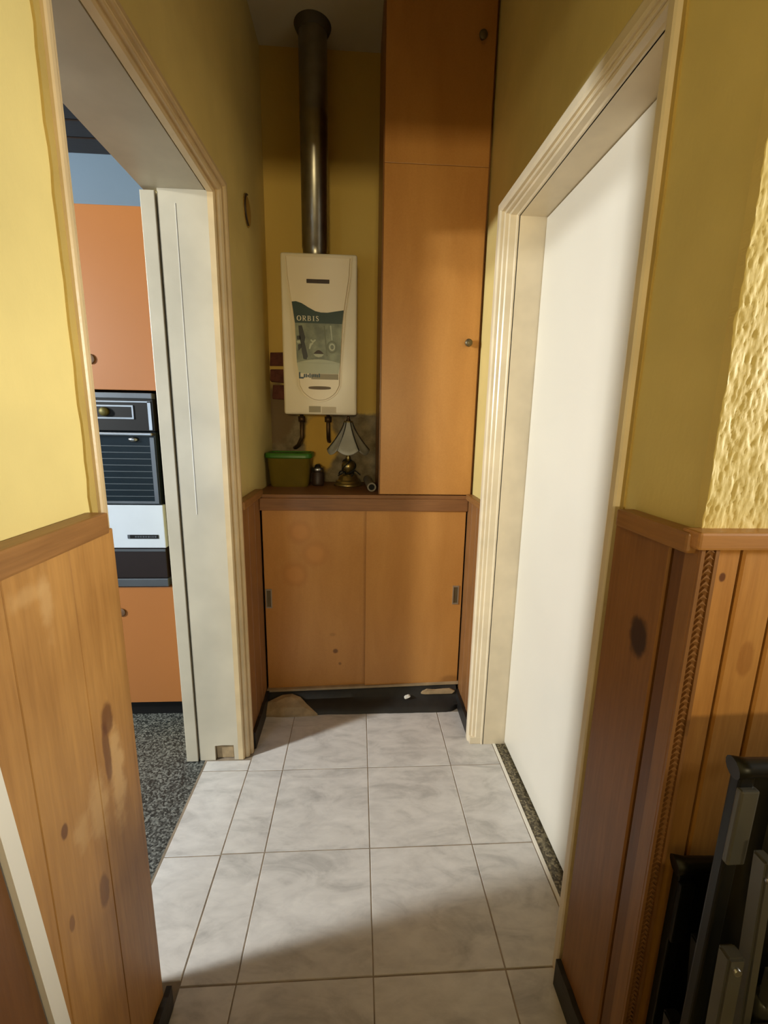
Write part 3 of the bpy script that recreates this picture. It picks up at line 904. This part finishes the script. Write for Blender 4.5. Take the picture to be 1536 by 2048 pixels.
prism(bm, [(-0.203, 1.75), (-0.198, 1.75), (-0.186, 1.62), (-0.192, 1.62)], 'y', y0, y1)
obj('printed_dial', bm, m_plain('olive_print', srgb(104, 108, 80), 0.4), fp)
pts = [(cx + 0.011 * math.cos(2 * math.pi * i / 16), cz + 0.013 * math.sin(2 * math.pi * i / 16)) for i in range(17)]
for P_, W_ in ((pts, [0.006] * 17), ([(-0.172, 1.752), (-0.166, 1.69)], [0.006, 0.004]), ([(-0.262, 1.69), (-0.252, 1.68), (-0.240, 1.69)], [0.006, 0.010, 0.006]), ([(-0.268, 1.65), (-0.262, 1.67), (-0.252, 1.675)], [0.006, 0.010, 0.006])):
    bm = B()
    ribbon(bm, P_, W_, y0, y1)
    bmesh.ops.remove_doubles(bm, verts=bm.verts, dist=1e-5)
    obj('printed_highlight', bm, M_LABELPALE, fp)
obj('printed_highlight', prism(B(), [(-0.250, 1.628), (-0.204, 1.628), (-0.212, 1.618), (-0.228, 1.615), (-0.243, 1.619)], 'y', y0, y1), M_LABELPALE, fp)
obj('printed_highlight', prism(B(), [(-0.326, 1.682), (-0.310, 1.686), (-0.308, 1.676), (-0.322, 1.674)], 'y', y0, y1), M_LABELPALE, fp)
bm = prism(B(), [(-0.250 + 0.046 * i / 10, 1.630 + 0.016 * math.sin(math.pi * i / 10)) for i in range(11)] , 'y', FY - 0.0026, FY + 0.001)
obj('flame_window', bm, M_SLOT, fp, label='dark half-round flame window')
bm = B()   # blurred dark blue line of print in the footer
random.seed(3)
box(bm, -0.318, -0.311, y0, y1, 1.520, 1.548)
box(bm, -0.311, -0.296, y0, y1, 1.520, 1.527)
for i in range(9):
    x = -0.296 + i * 0.0085
    box(bm, x, x + 0.006, y0, y1, 1.524 + random.uniform(0, .004), 1.540 + random.uniform(-.003, .004))
obj('printed_words', bm, M_LABELBLUE, fp)
bm = B()
pts = [(-0.224 + 0.052 * math.cos(2 * math.pi * i / 24), 1.480 + 0.0075 * math.copysign(abs(math.sin(2 * math.pi * i / 24)) ** 0.6, math.sin(2 * math.pi * i / 24))) for i in range(24)]
obj('grip_slot', prism(bm, pts, 'y', FY - 0.0015, FY + 0.001), m_plain('brown_grip', srgb(104, 82, 52), 0.5), fp)
bm = boxes((-0.277, -0.222, 0.6485, 0.652, 1.370, 1.398))
obj('sticker', bm, M_LABELGREY, h)
bm = boxes((-0.218, -0.150, 0.6485, 0.652, 1.366, 1.396))
obj('sticker', bm, m_plain('cream_sticker', srgb(206, 190, 158), 0.5), h)
for x, dx, z in ((-0.325, -0.05, 1.20), (-0.195, 0.0, 1.235)):
    bm = tube(B(), [(x, 0.755, 1.372), (x, 0.755, z + 0.05), (x + dx * .4, 0.765, z + 0.01), (x + dx * .8, 0.80, z - 0.005), (x + dx, YB - .001, z - 0.008)], 0.010, 12)
    p = obj('supply_pipe', bm, M_COPPER, h)
    obj('nut', tube(B(), [(x, 0.755, 1.325), (x, 0.755, 1.352)], 0.017, 6), M_COPPER, p)

f = thing('flue_pipe', (-0.245, 0.735, 2.05), 'galvanised flue pipe rising from the water heater to the ceiling', 'pipe')
bm = lathe(B(), -0.245, 0.735, [(0.056, 2.0575), (0.058, 2.10), (0.0605, 2.102), (0.0605, 2.60), (0.062, 2.603), (0.062, 2.63), (0.0605, 2.633), (0.0605, ZC - .002)], 40)
obj('pipe', bm, M_GALV, f)
obj('collar', lathe(B(), -0.245, 0.735, [(0.0602, ZC - 0.03), (0.064, ZC - 0.028), (0.076, ZC - 0.006), (0.078, ZC - 0.001)], 36), m_plain('dark_collar', srgb(78, 70, 56), 0.6), f)  # dark grey-brown collar where the flue meets the ceiling

# round cover plate on the alcove wall
c = thing('cover_plate', (XL, 0.487, 2.142), 'round yellowed cover plate high on the wall left of the flue', 'wall plate')
bm = lathe(B(), 0, 0, [(0.0, 0.008), (0.040, 0.008), (0.052, 0.005), (0.057, 0.0), (0.0, 0.0)], 28)
bmesh.ops.rotate(bm, verts=bm.verts, cent=(0, 0, 0), matrix=Matrix.Rotation(math.radians(90), 3, 'Y'))
bmesh.ops.translate(bm, verts=bm.verts, vec=(XL, 0.487, 2.142))
obj('disc', bm, m_plain('brown_yellow_plate', srgb(176, 138, 66), 0.5, var=0.1), c)
bm = tube(B(), [(XL + 0.007, 0.487 + 0.053 * math.cos(a), 2.142 + 0.055 * math.sin(a)) for a in [math.radians(100 + 16 * i) for i in range(11)]], 0.004, 6)
obj('dark_rim', bm, M_SLOT, c, label='dark open edge of the plate')  # dark arc along the near rim of the plate

# ------------------------------------------------------------------ things on the shelf
ZS = 1.0152
t = thing('plastic_tub', (-0.378, 0.70, ZS), 'yellow-olive plastic food tub with a green lid on the shelf', 'container')
def rrect(cx, cy, hx, hy, r, n=5):
    pts = []
    for sx, sy, a0 in ((1, 1, 0), (-1, 1, 90), (-1, -1, 180), (1, -1, 270)):
        for i in range(n + 1):
            a = math.radians(a0 + 90 * i / n)
            pts.append((cx + sx * (hx - r) + r * math.cos(a), cy + sy * (hy - r) + r * math.sin(a)))
    return pts
def loft(secs, cap0=True, cap1=True):
    bm = B()
    rows = [[bm.verts.new((x, y, z)) for x, y in rrect(*s)] for s, z in secs]
    n = len(rows[0])
    for a, b in zip(rows[:-1], rows[1:]):
        for i in range(n):
            fc = bm.faces.new((a[i], a[(i + 1) % n], b[(i + 1) % n], b[i]))
    if cap0:
        bm.faces.new(rows[0][::-1])
    if cap1:
        bm.faces.new(rows[-1])
    return bm
cx, cy = -0.378, 0.705
obj('tub', loft([((cx, cy, 0.088, 0.062, 0.025), ZS), ((cx, cy, 0.092, 0.066, 0.028), ZS + 0.012), ((cx, cy, 0.103, 0.077, 0.03), ZS + 0.140), ((cx, cy, 0.104, 0.078, 0.03), ZS + 0.142)]), M_TUB, t, smooth=True)
obj('lid', loft([((cx, cy, 0.108, 0.082, 0.032), ZS + 0.138), ((cx, cy, 0.112, 0.086, 0.033), ZS + 0.142), ((cx, cy, 0.112, 0.086, 0.033), ZS + 0.158), ((cx, cy, 0.108, 0.082, 0.03), ZS + 0.163), ((cx, cy, 0.100, 0.074, 0.03), ZS + 0.163), ((cx, cy, 0.098, 0.072, 0.03), ZS + 0.158)]), M_LID, t, smooth=True)

t = thing('small_jar', (-0.246, 0.715, ZS), 'small dark jar with a metal ring between the tub and the lamp', 'jar')
obj('jar', lathe(B(), -0.246, 0.715, [(0, ZS), (0.030, ZS), (0.031, ZS + 0.01), (0.031, ZS + 0.055), (0.024, ZS + 0.066), (0.024, ZS + 0.075), (0, ZS + 0.075)], 24), M_SLOT, t)
obj('ring', lathe(B(), -0.246, 0.715, [(0.0245, ZS + 0.066), (0.030, ZS + 0.069), (0.030, ZS + 0.084), (0.026, ZS + 0.090), (0.018, ZS + 0.090), (0.018, ZS + 0.074)], 24), M_STEEL, t)
obj('cap', lathe(B(), -0.246, 0.715, [(0.0, ZS + 0.105), (0.010, ZS + 0.103), (0.015, ZS + 0.094), (0.0178, ZS + 0.076), (0, ZS + 0.076)], 20), M_DARKIN, t)

LX, LYY = -0.094, 0.715
t = thing('table_lamp', (LX, LYY, ZS), 'small metal table lamp with a flared frosted glass petal shade', 'lamp')
obj('base', lathe(B(), LX, LYY, [(0, ZS), (0.070, ZS), (0.072, ZS + 0.006), (0.068, ZS + 0.012), (0.062, ZS + 0.014), (0.062, ZS + 0.022), (0.056, ZS + 0.026), (0.050, ZS + 0.032), (0.044, ZS + 0.050), (0.036, ZS + 0.056), (0, ZS + 0.058)], 40), M_BRASS, t)
orb = obj('orb', lathe(B(), LX, LYY, [(0.034 * math.sin(math.pi * i / 14), ZS + 0.096 - 0.034 * math.cos(math.pi * i / 14)) for i in range(15)], 28), M_BRASS, t, smooth=True)
bm = B()
for k in range(3):
    a0 = math.radians(25 + 120 * k)
    pts = [(LX + (0.037 if 2 < i < 18 else 0.03) * math.cos(a0 + i * 0.16) * math.sin(math.pi * (i + 1) / 22), LYY + 0.037 * math.sin(a0 + i * 0.16) * math.sin(math.pi * (i + 1) / 22), ZS + 0.096 - 0.037 * math.cos(math.pi * (i + 1) / 22)) for i in range(21)]
    tube(bm, pts, 0.0028, 6)
obj('wire_scroll', bm, M_DARKIN, orb)
bm = B()
for k in range(5):
    a = math.radians(72 * k + 10)
    tube(bm, [(LX + (0.020 + 0.010 * i) * math.cos(a + .25 * math.sin(i)), LYY + (0.020 + 0.010 * i) * math.sin(a + .25 * math.sin(i)), ZS + 0.062 + 0.010 * math.sin(i * 1.1)) for i in range(5)], 0.003, 6)
obj('wire_foot', bm, M_DARKIN, t)
obj('stem', tube(B(), [(LX, LYY, ZS + 0.128), (LX, LYY, ZS + 0.325)], 0.0065, 12), M_COPPER, t)
obj('socket', lathe(B(), LX, LYY, [(0.0, ZS + 0.126), (0.012, ZS + 0.126), (0.013, ZS + 0.138), (0.009, ZS + 0.150), (0.007, ZS + 0.170)], 20), M_BRASS, t)
sh = obj('shade_ring', lathe(B(), LX, LYY, [(0.008, ZS + 0.318), (0.022, ZS + 0.316), (0.022, ZS + 0.310), (0.008, ZS + 0.308)], 24), M_BRASS, t)
NP = 6
for k in range(NP):     # each glass petal flares outward and droops
    bm = B()
    a0 = 2 * math.pi * (k + 0.5) / NP
    rows = []
    for i in range(9):
        s = i / 8
        r = 0.017 + 0.080 * s ** 1.45 + 0.006 * s
        z = ZS + 0.316 - 0.150 * s
        row = []
        for j in range(9):
            u = -1 + j / 4
            half = math.pi / NP * 0.955
            rr = r * (1 + 0.07 * (1 - u * u)) / math.cos(u * half) * math.cos(half * 0.9)
            zz = z - 0.010 * s * (1 - u * u) + 0.012 * s * u * u
            a = a0 + u * half
            row.append(bm.verts.new((LX + rr * math.cos(a), LYY + rr * math.sin(a), zz)))
        rows.append(row)
    for ra, rb in zip(rows[:-1], rows[1:]):
        for j in range(8):
            fc = bm.faces.new((ra[j], ra[j + 1], rb[j + 1], rb[j]))
            fc.smooth = True
    bmesh.ops.recalc_face_normals(bm, faces=bm.faces)
    bmesh.ops.solidify(bm, geom=bm.faces[:], thickness=0.0025)
    obj('glass_petal', bm, M_FROST, t)
bm = B()
for k in range(NP):
    a = 2 * math.pi * k / NP + 0.02
    tube(bm, [(LX + (0.018 + 0.080 * s ** 1.45 + 0.006 * s) * math.cos(a), LYY + (0.018 + 0.080 * s ** 1.45 + 0.006 * s) * math.sin(a), ZS + 0.318 - 0.140 * s) for s in [i / 8 for i in range(9)]], 0.0028, 6)
obj('shade_wire', bm, M_DARKIN, t)
obj('finial', lathe(B(), LX, LYY, [(0.0, ZS + 0.343), (0.005, ZS + 0.340), (0.008, ZS + 0.335), (0.005, ZS + 0.330), (0.009, ZS + 0.325), (0.010, ZS + 0.318), (0, ZS + 0.318)], 16), M_COPPER, t)

t = thing('pipe_offcut', (0.020, 0.56, ZS), 'short grey plastic pipe lying on the shelf beside the tall cupboard', 'pipe')
bm = B()
RI, RO = 0.014, 0.0205
pa, pb = Vector((0.018, 0.515, ZS + RO)), Vector((0.004, 0.78, ZS + RO))
d = (pb - pa).normalized()
u = Vector((0, 0, 1))
v = d.cross(u)
ra, rb, rc, rd = ring(bm, pa, u, v, RO, 24), ring(bm, pb, u, v, RO, 24), ring(bm, pa, u, v, RI, 24), ring(bm, pb, u, v, RI, 24)
for i in range(24):
    j = (i + 1) % 24
    for q in ((ra[i], ra[j], rb[j], rb[i]), (rc[i], rd[i], rd[j], rc[j]), (ra[i], rc[i], rc[j], ra[j]), (rb[i], rb[j], rd[j], rd[i])):
        bm.faces.new(q)
obj('pipe_wall', bm, M_GREYPIPE, t, smooth=True)
obj('bore_shade', tube(B(), [pa + d * 0.012, pb - d * 0.002], RI - 0.0004, 20), M_DARKIN, t, label='black plug in place of the shaded pipe hollow')  # plug colour carries the shade inside the hollow pipe

# ------------------------------------------------------------------ kitchen tower and built-in oven
TY = 0.31
c = thing('kitchen_tower', (-1.13, 0.60, 0), 'orange laminate kitchen tower around the built-in oven', 'cabinet')
obj('body', boxes((-1.46, -1.445, TY + 0.02, 0.90, 0.0, 2.072), (-0.815, -0.80, TY + 0.02, 0.90, 0.0, 2.072), (-1.445, -0.815, TY + 0.02, 0.90, 2.055, 2.072), (-1.445, -0.815, TY + 0.02, 0.90, 0.09, 0.105), (-1.445, -0.815, 0.88, 0.90, 0.105, 2.055), (-1.445, -0.815, TY + 0.02, 0.88, 0.612, 0.628), (-1.445, -0.815, TY + 0.02, 0.88, 1.436, 1.45)), M_ORANGE, c)
o = obj('door', bbox(-1.458, -0.802, TY, TY + 0.018, 1.434, 2.070, 0.002), M_ORANGE, c)
knob(-1.055, TY, 1.545, o, M_KNOBB, 1.15, 0.25)
o = obj('door', bbox(-1.458, -0.802, TY, TY + 0.018, 0.092, 0.634, 0.002), M_ORANGE, c)
knob(-1.042, TY, 0.522, o, M_KNOBB, 1.15, 0.25)
obj('toe_kick', boxes((-1.445, -0.815, TY + 0.05, TY + 0.065, 0.0, 0.09)), M_OVENBLACK, c)

ov = thing('wall_oven', (-1.13, 0.55, 0.64), 'black and white built-in oven set in the orange kitchen tower', 'oven')
X0, X1 = -1.425, -0.838
obj('carcass', boxes((X0 + .01, X1 - .01, TY + 0.022, 0.80, 0.645, 1.425)), M_OVENBLACK, ov)
obj('top_trim', bbox(X0, X1, TY - 0.010, TY + 0.022, 1.402, 1.424, 0.003), M_DARKSTEEL, ov)
cp = obj('control_panel', bbox(X0, X1, TY - 0.006, TY + 0.022, 1.280, 1.402, 0.002), M_OVENBLACK, ov)
obj('edge_trim', boxes((X1 - 0.020, X1 - 0.008, TY - 0.009, TY - 0.004, 1.284, 1.392), (X0, X1 - 0.008, TY - 0.009, TY - 0.004, 1.388, 1.393)), M_STEEL, cp)
obj('display_frame', boxes((-1.24, -0.912, TY - 0.010, TY - 0.004, 1.371, 1.377), (-1.24, -0.912, TY - 0.010, TY - 0.004, 1.325, 1.331), (-0.918, -0.912, TY - 0.010, TY - 0.004, 1.331, 1.371), (-1.24, -1.234, TY - 0.010, TY - 0.004, 1.331, 1.371)), M_STEEL, cp)
bm = lathe(B(), 0, 0, [(0, 0), (0.017, 0), (0.017, 0.012), (0.012, 0.018), (0, 0.018)], 20)
bmesh.ops.rotate(bm, verts=bm.verts, cent=(0, 0, 0), matrix=Matrix.Rotation(math.radians(90), 3, 'X'))
bmesh.ops.translate(bm, verts=bm.verts, vec=(-1.020, TY - 0.006, 1.352))
obj('dial', bm, m_plain('dull_dark_brass', srgb(96, 88, 44), 0.5, 0.5), cp, label='dull brass timer dial')
od = obj('oven_door', bbox(X0, X1, TY - 0.006, TY + 0.022, 0.988, 1.276, 0.002), M_OVENGLASS, ov)
obj('handle', bbox(X0, X1 - 0.004, TY - 0.030, TY - 0.004, 1.262, 1.274, 0.004), M_STEEL, od)
obj('door_frame', boxes((X1 - 0.022, X1 - 0.006, TY - 0.010, TY - 0.004, 0.992, 1.256), (X0, X1 - 0.022, TY - 0.010, TY - 0.004, 0.992, 1.002)), M_DARKSTEEL, od)
for i in range(9):
    z = 1.020 + i * 0.0250
    obj('slat', boxes((X0 + .02, X1 - 0.024, TY - 0.0085, TY - 0.005, z, z + 0.0030)), M_SLAT, od)
bm = lathe(B(), 0, 0, [(0, 0), (0.017, 0), (0.018, 0.008), (0.012, 0.014), (0, 0.015)], 20)
bmesh.ops.scale(bm, verts=bm.verts, vec=(1, 0.55, 1))
bmesh.ops.rotate(bm, verts=bm.verts, cent=(0, 0, 0), matrix=Matrix.Rotation(math.radians(90), 3, 'X'))
bmesh.ops.translate(bm, verts=bm.verts, vec=(-0.922, TY - 0.006, 1.247))
obj('latch_button', bm, M_STEEL, od)
lp = obj('lower_panel', bbox(X0, X1 + 0.004, TY - 0.006, TY + 0.022, 0.806, 0.985, 0.003), M_OVENWHITE, ov, label='white enamel lower panel')
bd = obj('badge', boxes((-0.972, -0.860, TY - 0.0085, TY - 0.005, 0.846, 0.862)), M_OVENBLACK, lp)
bm = B()
random.seed(5)
x = -0.952
while x < -0.872:
    ww = random.uniform(0.004, 0.008)
    box(bm, x, x + ww, TY - 0.0095, TY - 0.0084, 0.851, 0.857)
    x += ww + 0.003
obj('badge_print', bm, M_DARKSTEEL, lp)
obj('emblem', boxes((-0.982, -0.972, TY - 0.009, TY - 0.005, 0.846, 0.862)), M_DARKSTEEL, lp)
dr = obj('warming_drawer', bbox(X0, X1 + 0.002, TY - 0.006, TY + 0.022, 0.676, 0.803, 0.003), m_plain('brown_black_glass', srgb(30, 20, 20), 0.5, spec=0.3), ov, label='brown-black lower drawer')
obj('drawer_trim', boxes((X0, X1 + .002, TY - 0.010, TY - 0.005, 0.792, 0.802)), M_DARKSTEEL, dr)
obj('bottom_trim', bbox(X0, X1 + 0.004, TY - 0.012, TY + 0.02, 0.640, 0.674, 0.003), M_DARKSTEEL, ov)

# ------------------------------------------------------------------ folded chairs against the wainscot
def folded_chair(x0, y, z_top, label, mf, ms):
    """chair folded flat, standing on its feet and leaning back on the wall; x0 = left side"""
    t = thing('folded_chair', (x0 + 0.21, y, 0), label, 'chair')
    w_ = 0.42
    x1 = x0 + w_
    obj('top_rail', tube(B(), [(x0 - 0.006, y, z_top), (x0 + 0.01, y - 0.003, z_top + 0.002), (x0 + 0.10, y - 0.010, z_top + 0.006), (x1 - 0.10, y - 0.010, z_top + 0.006), (x1 + .006, y, z_top)], [0.015, 0.0125, 0.0125, 0.0125, 0.015], 14), M_CHAIRBLK, t)
    def both(a, b):                   # the same span measured from the left and from the right side
        return (x0 + a, x0 + b), (x1 - b, x1 - a)
    for a, b in both(0.002, 0.024):
        obj('stile', bbox(a, b, y - 0.006, y + 0.010, 0.0, z_top - 0.010, 0.003), M_CHAIRBLK, t)
    for a, b in both(0.0, 0.026):
        obj('back_slat', bbox(a, b, y - 0.014, y - 0.004, z_top - 0.145, z_top - 0.026, 0.003), mf, t)
    obj('back_shade_sheet', bbox(x0 + 0.01, x1 - 0.01, y + 0.0005, y + 0.006, 0.12, z_top + 0.004, 0.002), M_CHAIRBLK, t)  # black sheet added to stop light passing through the chair back
    obj('back_panel', bbox(x0 + 0.062, x1 - 0.062, y - 0.012, y + 0.0, z_top - 0.24, z_top - 0.026, 0.012, 3), mf, t)
    for (a, b), sg in zip(both(0.015, 0.031), (1, -1)):
        zt = z_top - 0.100
        bm = prism(B(), [(a, zt), (b, zt), (b + sg * 0.05, 0.0), (a + sg * 0.05, 0.0)], 'y', y - 0.050, y - 0.028)
        bmesh.ops.bevel(bm, geom=bm.edges[:], offset=0.003, segments=2, affect='EDGES')
        l = obj('leg', bm, mf, t)
        obj('rivet', tube(B(), [((a + b) / 2, y - 0.054, zt - 0.026), ((a + b) / 2, y - 0.046, zt - 0.026)], 0.005, 10), M_STEEL, l)
    for (a, b), sg in zip(both(-0.018, 0.006), (1, -1)):
        zt = z_top - 0.240
        bm = prism(B(), [(a, zt), (b, zt), (b + sg * 0.02, 0.0), (a + sg * 0.02, 0.0)], 'y', y - 0.060, y - 0.040)
        bmesh.ops.bevel(bm, geom=bm.edges[:], offset=0.003, segments=2, affect='EDGES')
        l = obj('leg', bm, mf, t)
        obj('rivet', tube(B(), [((a + b) / 2, y - 0.064, zt - 0.018), ((a + b) / 2, y - 0.056, zt - 0.018)], 0.005, 10), M_STEEL, l)
    obj('seat', bbox(x0 + 0.062, x1 - 0.062, y - 0.046, y - 0.016, z_top - 0.62, z_top - 0.352, 0.014, 3), ms, t, smooth=True)
    for (a, b) in both(0.066, 0.082):
        obj('bracket', boxes((a, b, y - 0.050, y - 0.034, z_top - 0.352, z_top - 0.296), bev=0.002), mf, t)
    obj('stretcher', bbox(x0 + 0.060, x1 - 0.060, y - 0.056, y - 0.044, z_top - 0.304, z_top - 0.290, 0.003), mf, t)
    obj('lower_rail', bbox(x0 + 0.046, x1 - 0.046, y - 0.062, y - 0.048, z_top - 0.400, z_top - 0.375, 0.004), mf, t)
    return t
folded_chair(0.482, -0.932, 0.63, 'low black folding chair folded flat, nearest the pine wainscot, mostly hidden', M_CHAIRBLK, M_CHAIRBLK)
folded_chair(0.465, -1.012, 0.886, 'grey metal folding chair folded flat in front of the black one', M_CHAIR, M_CHAIRSEAT)
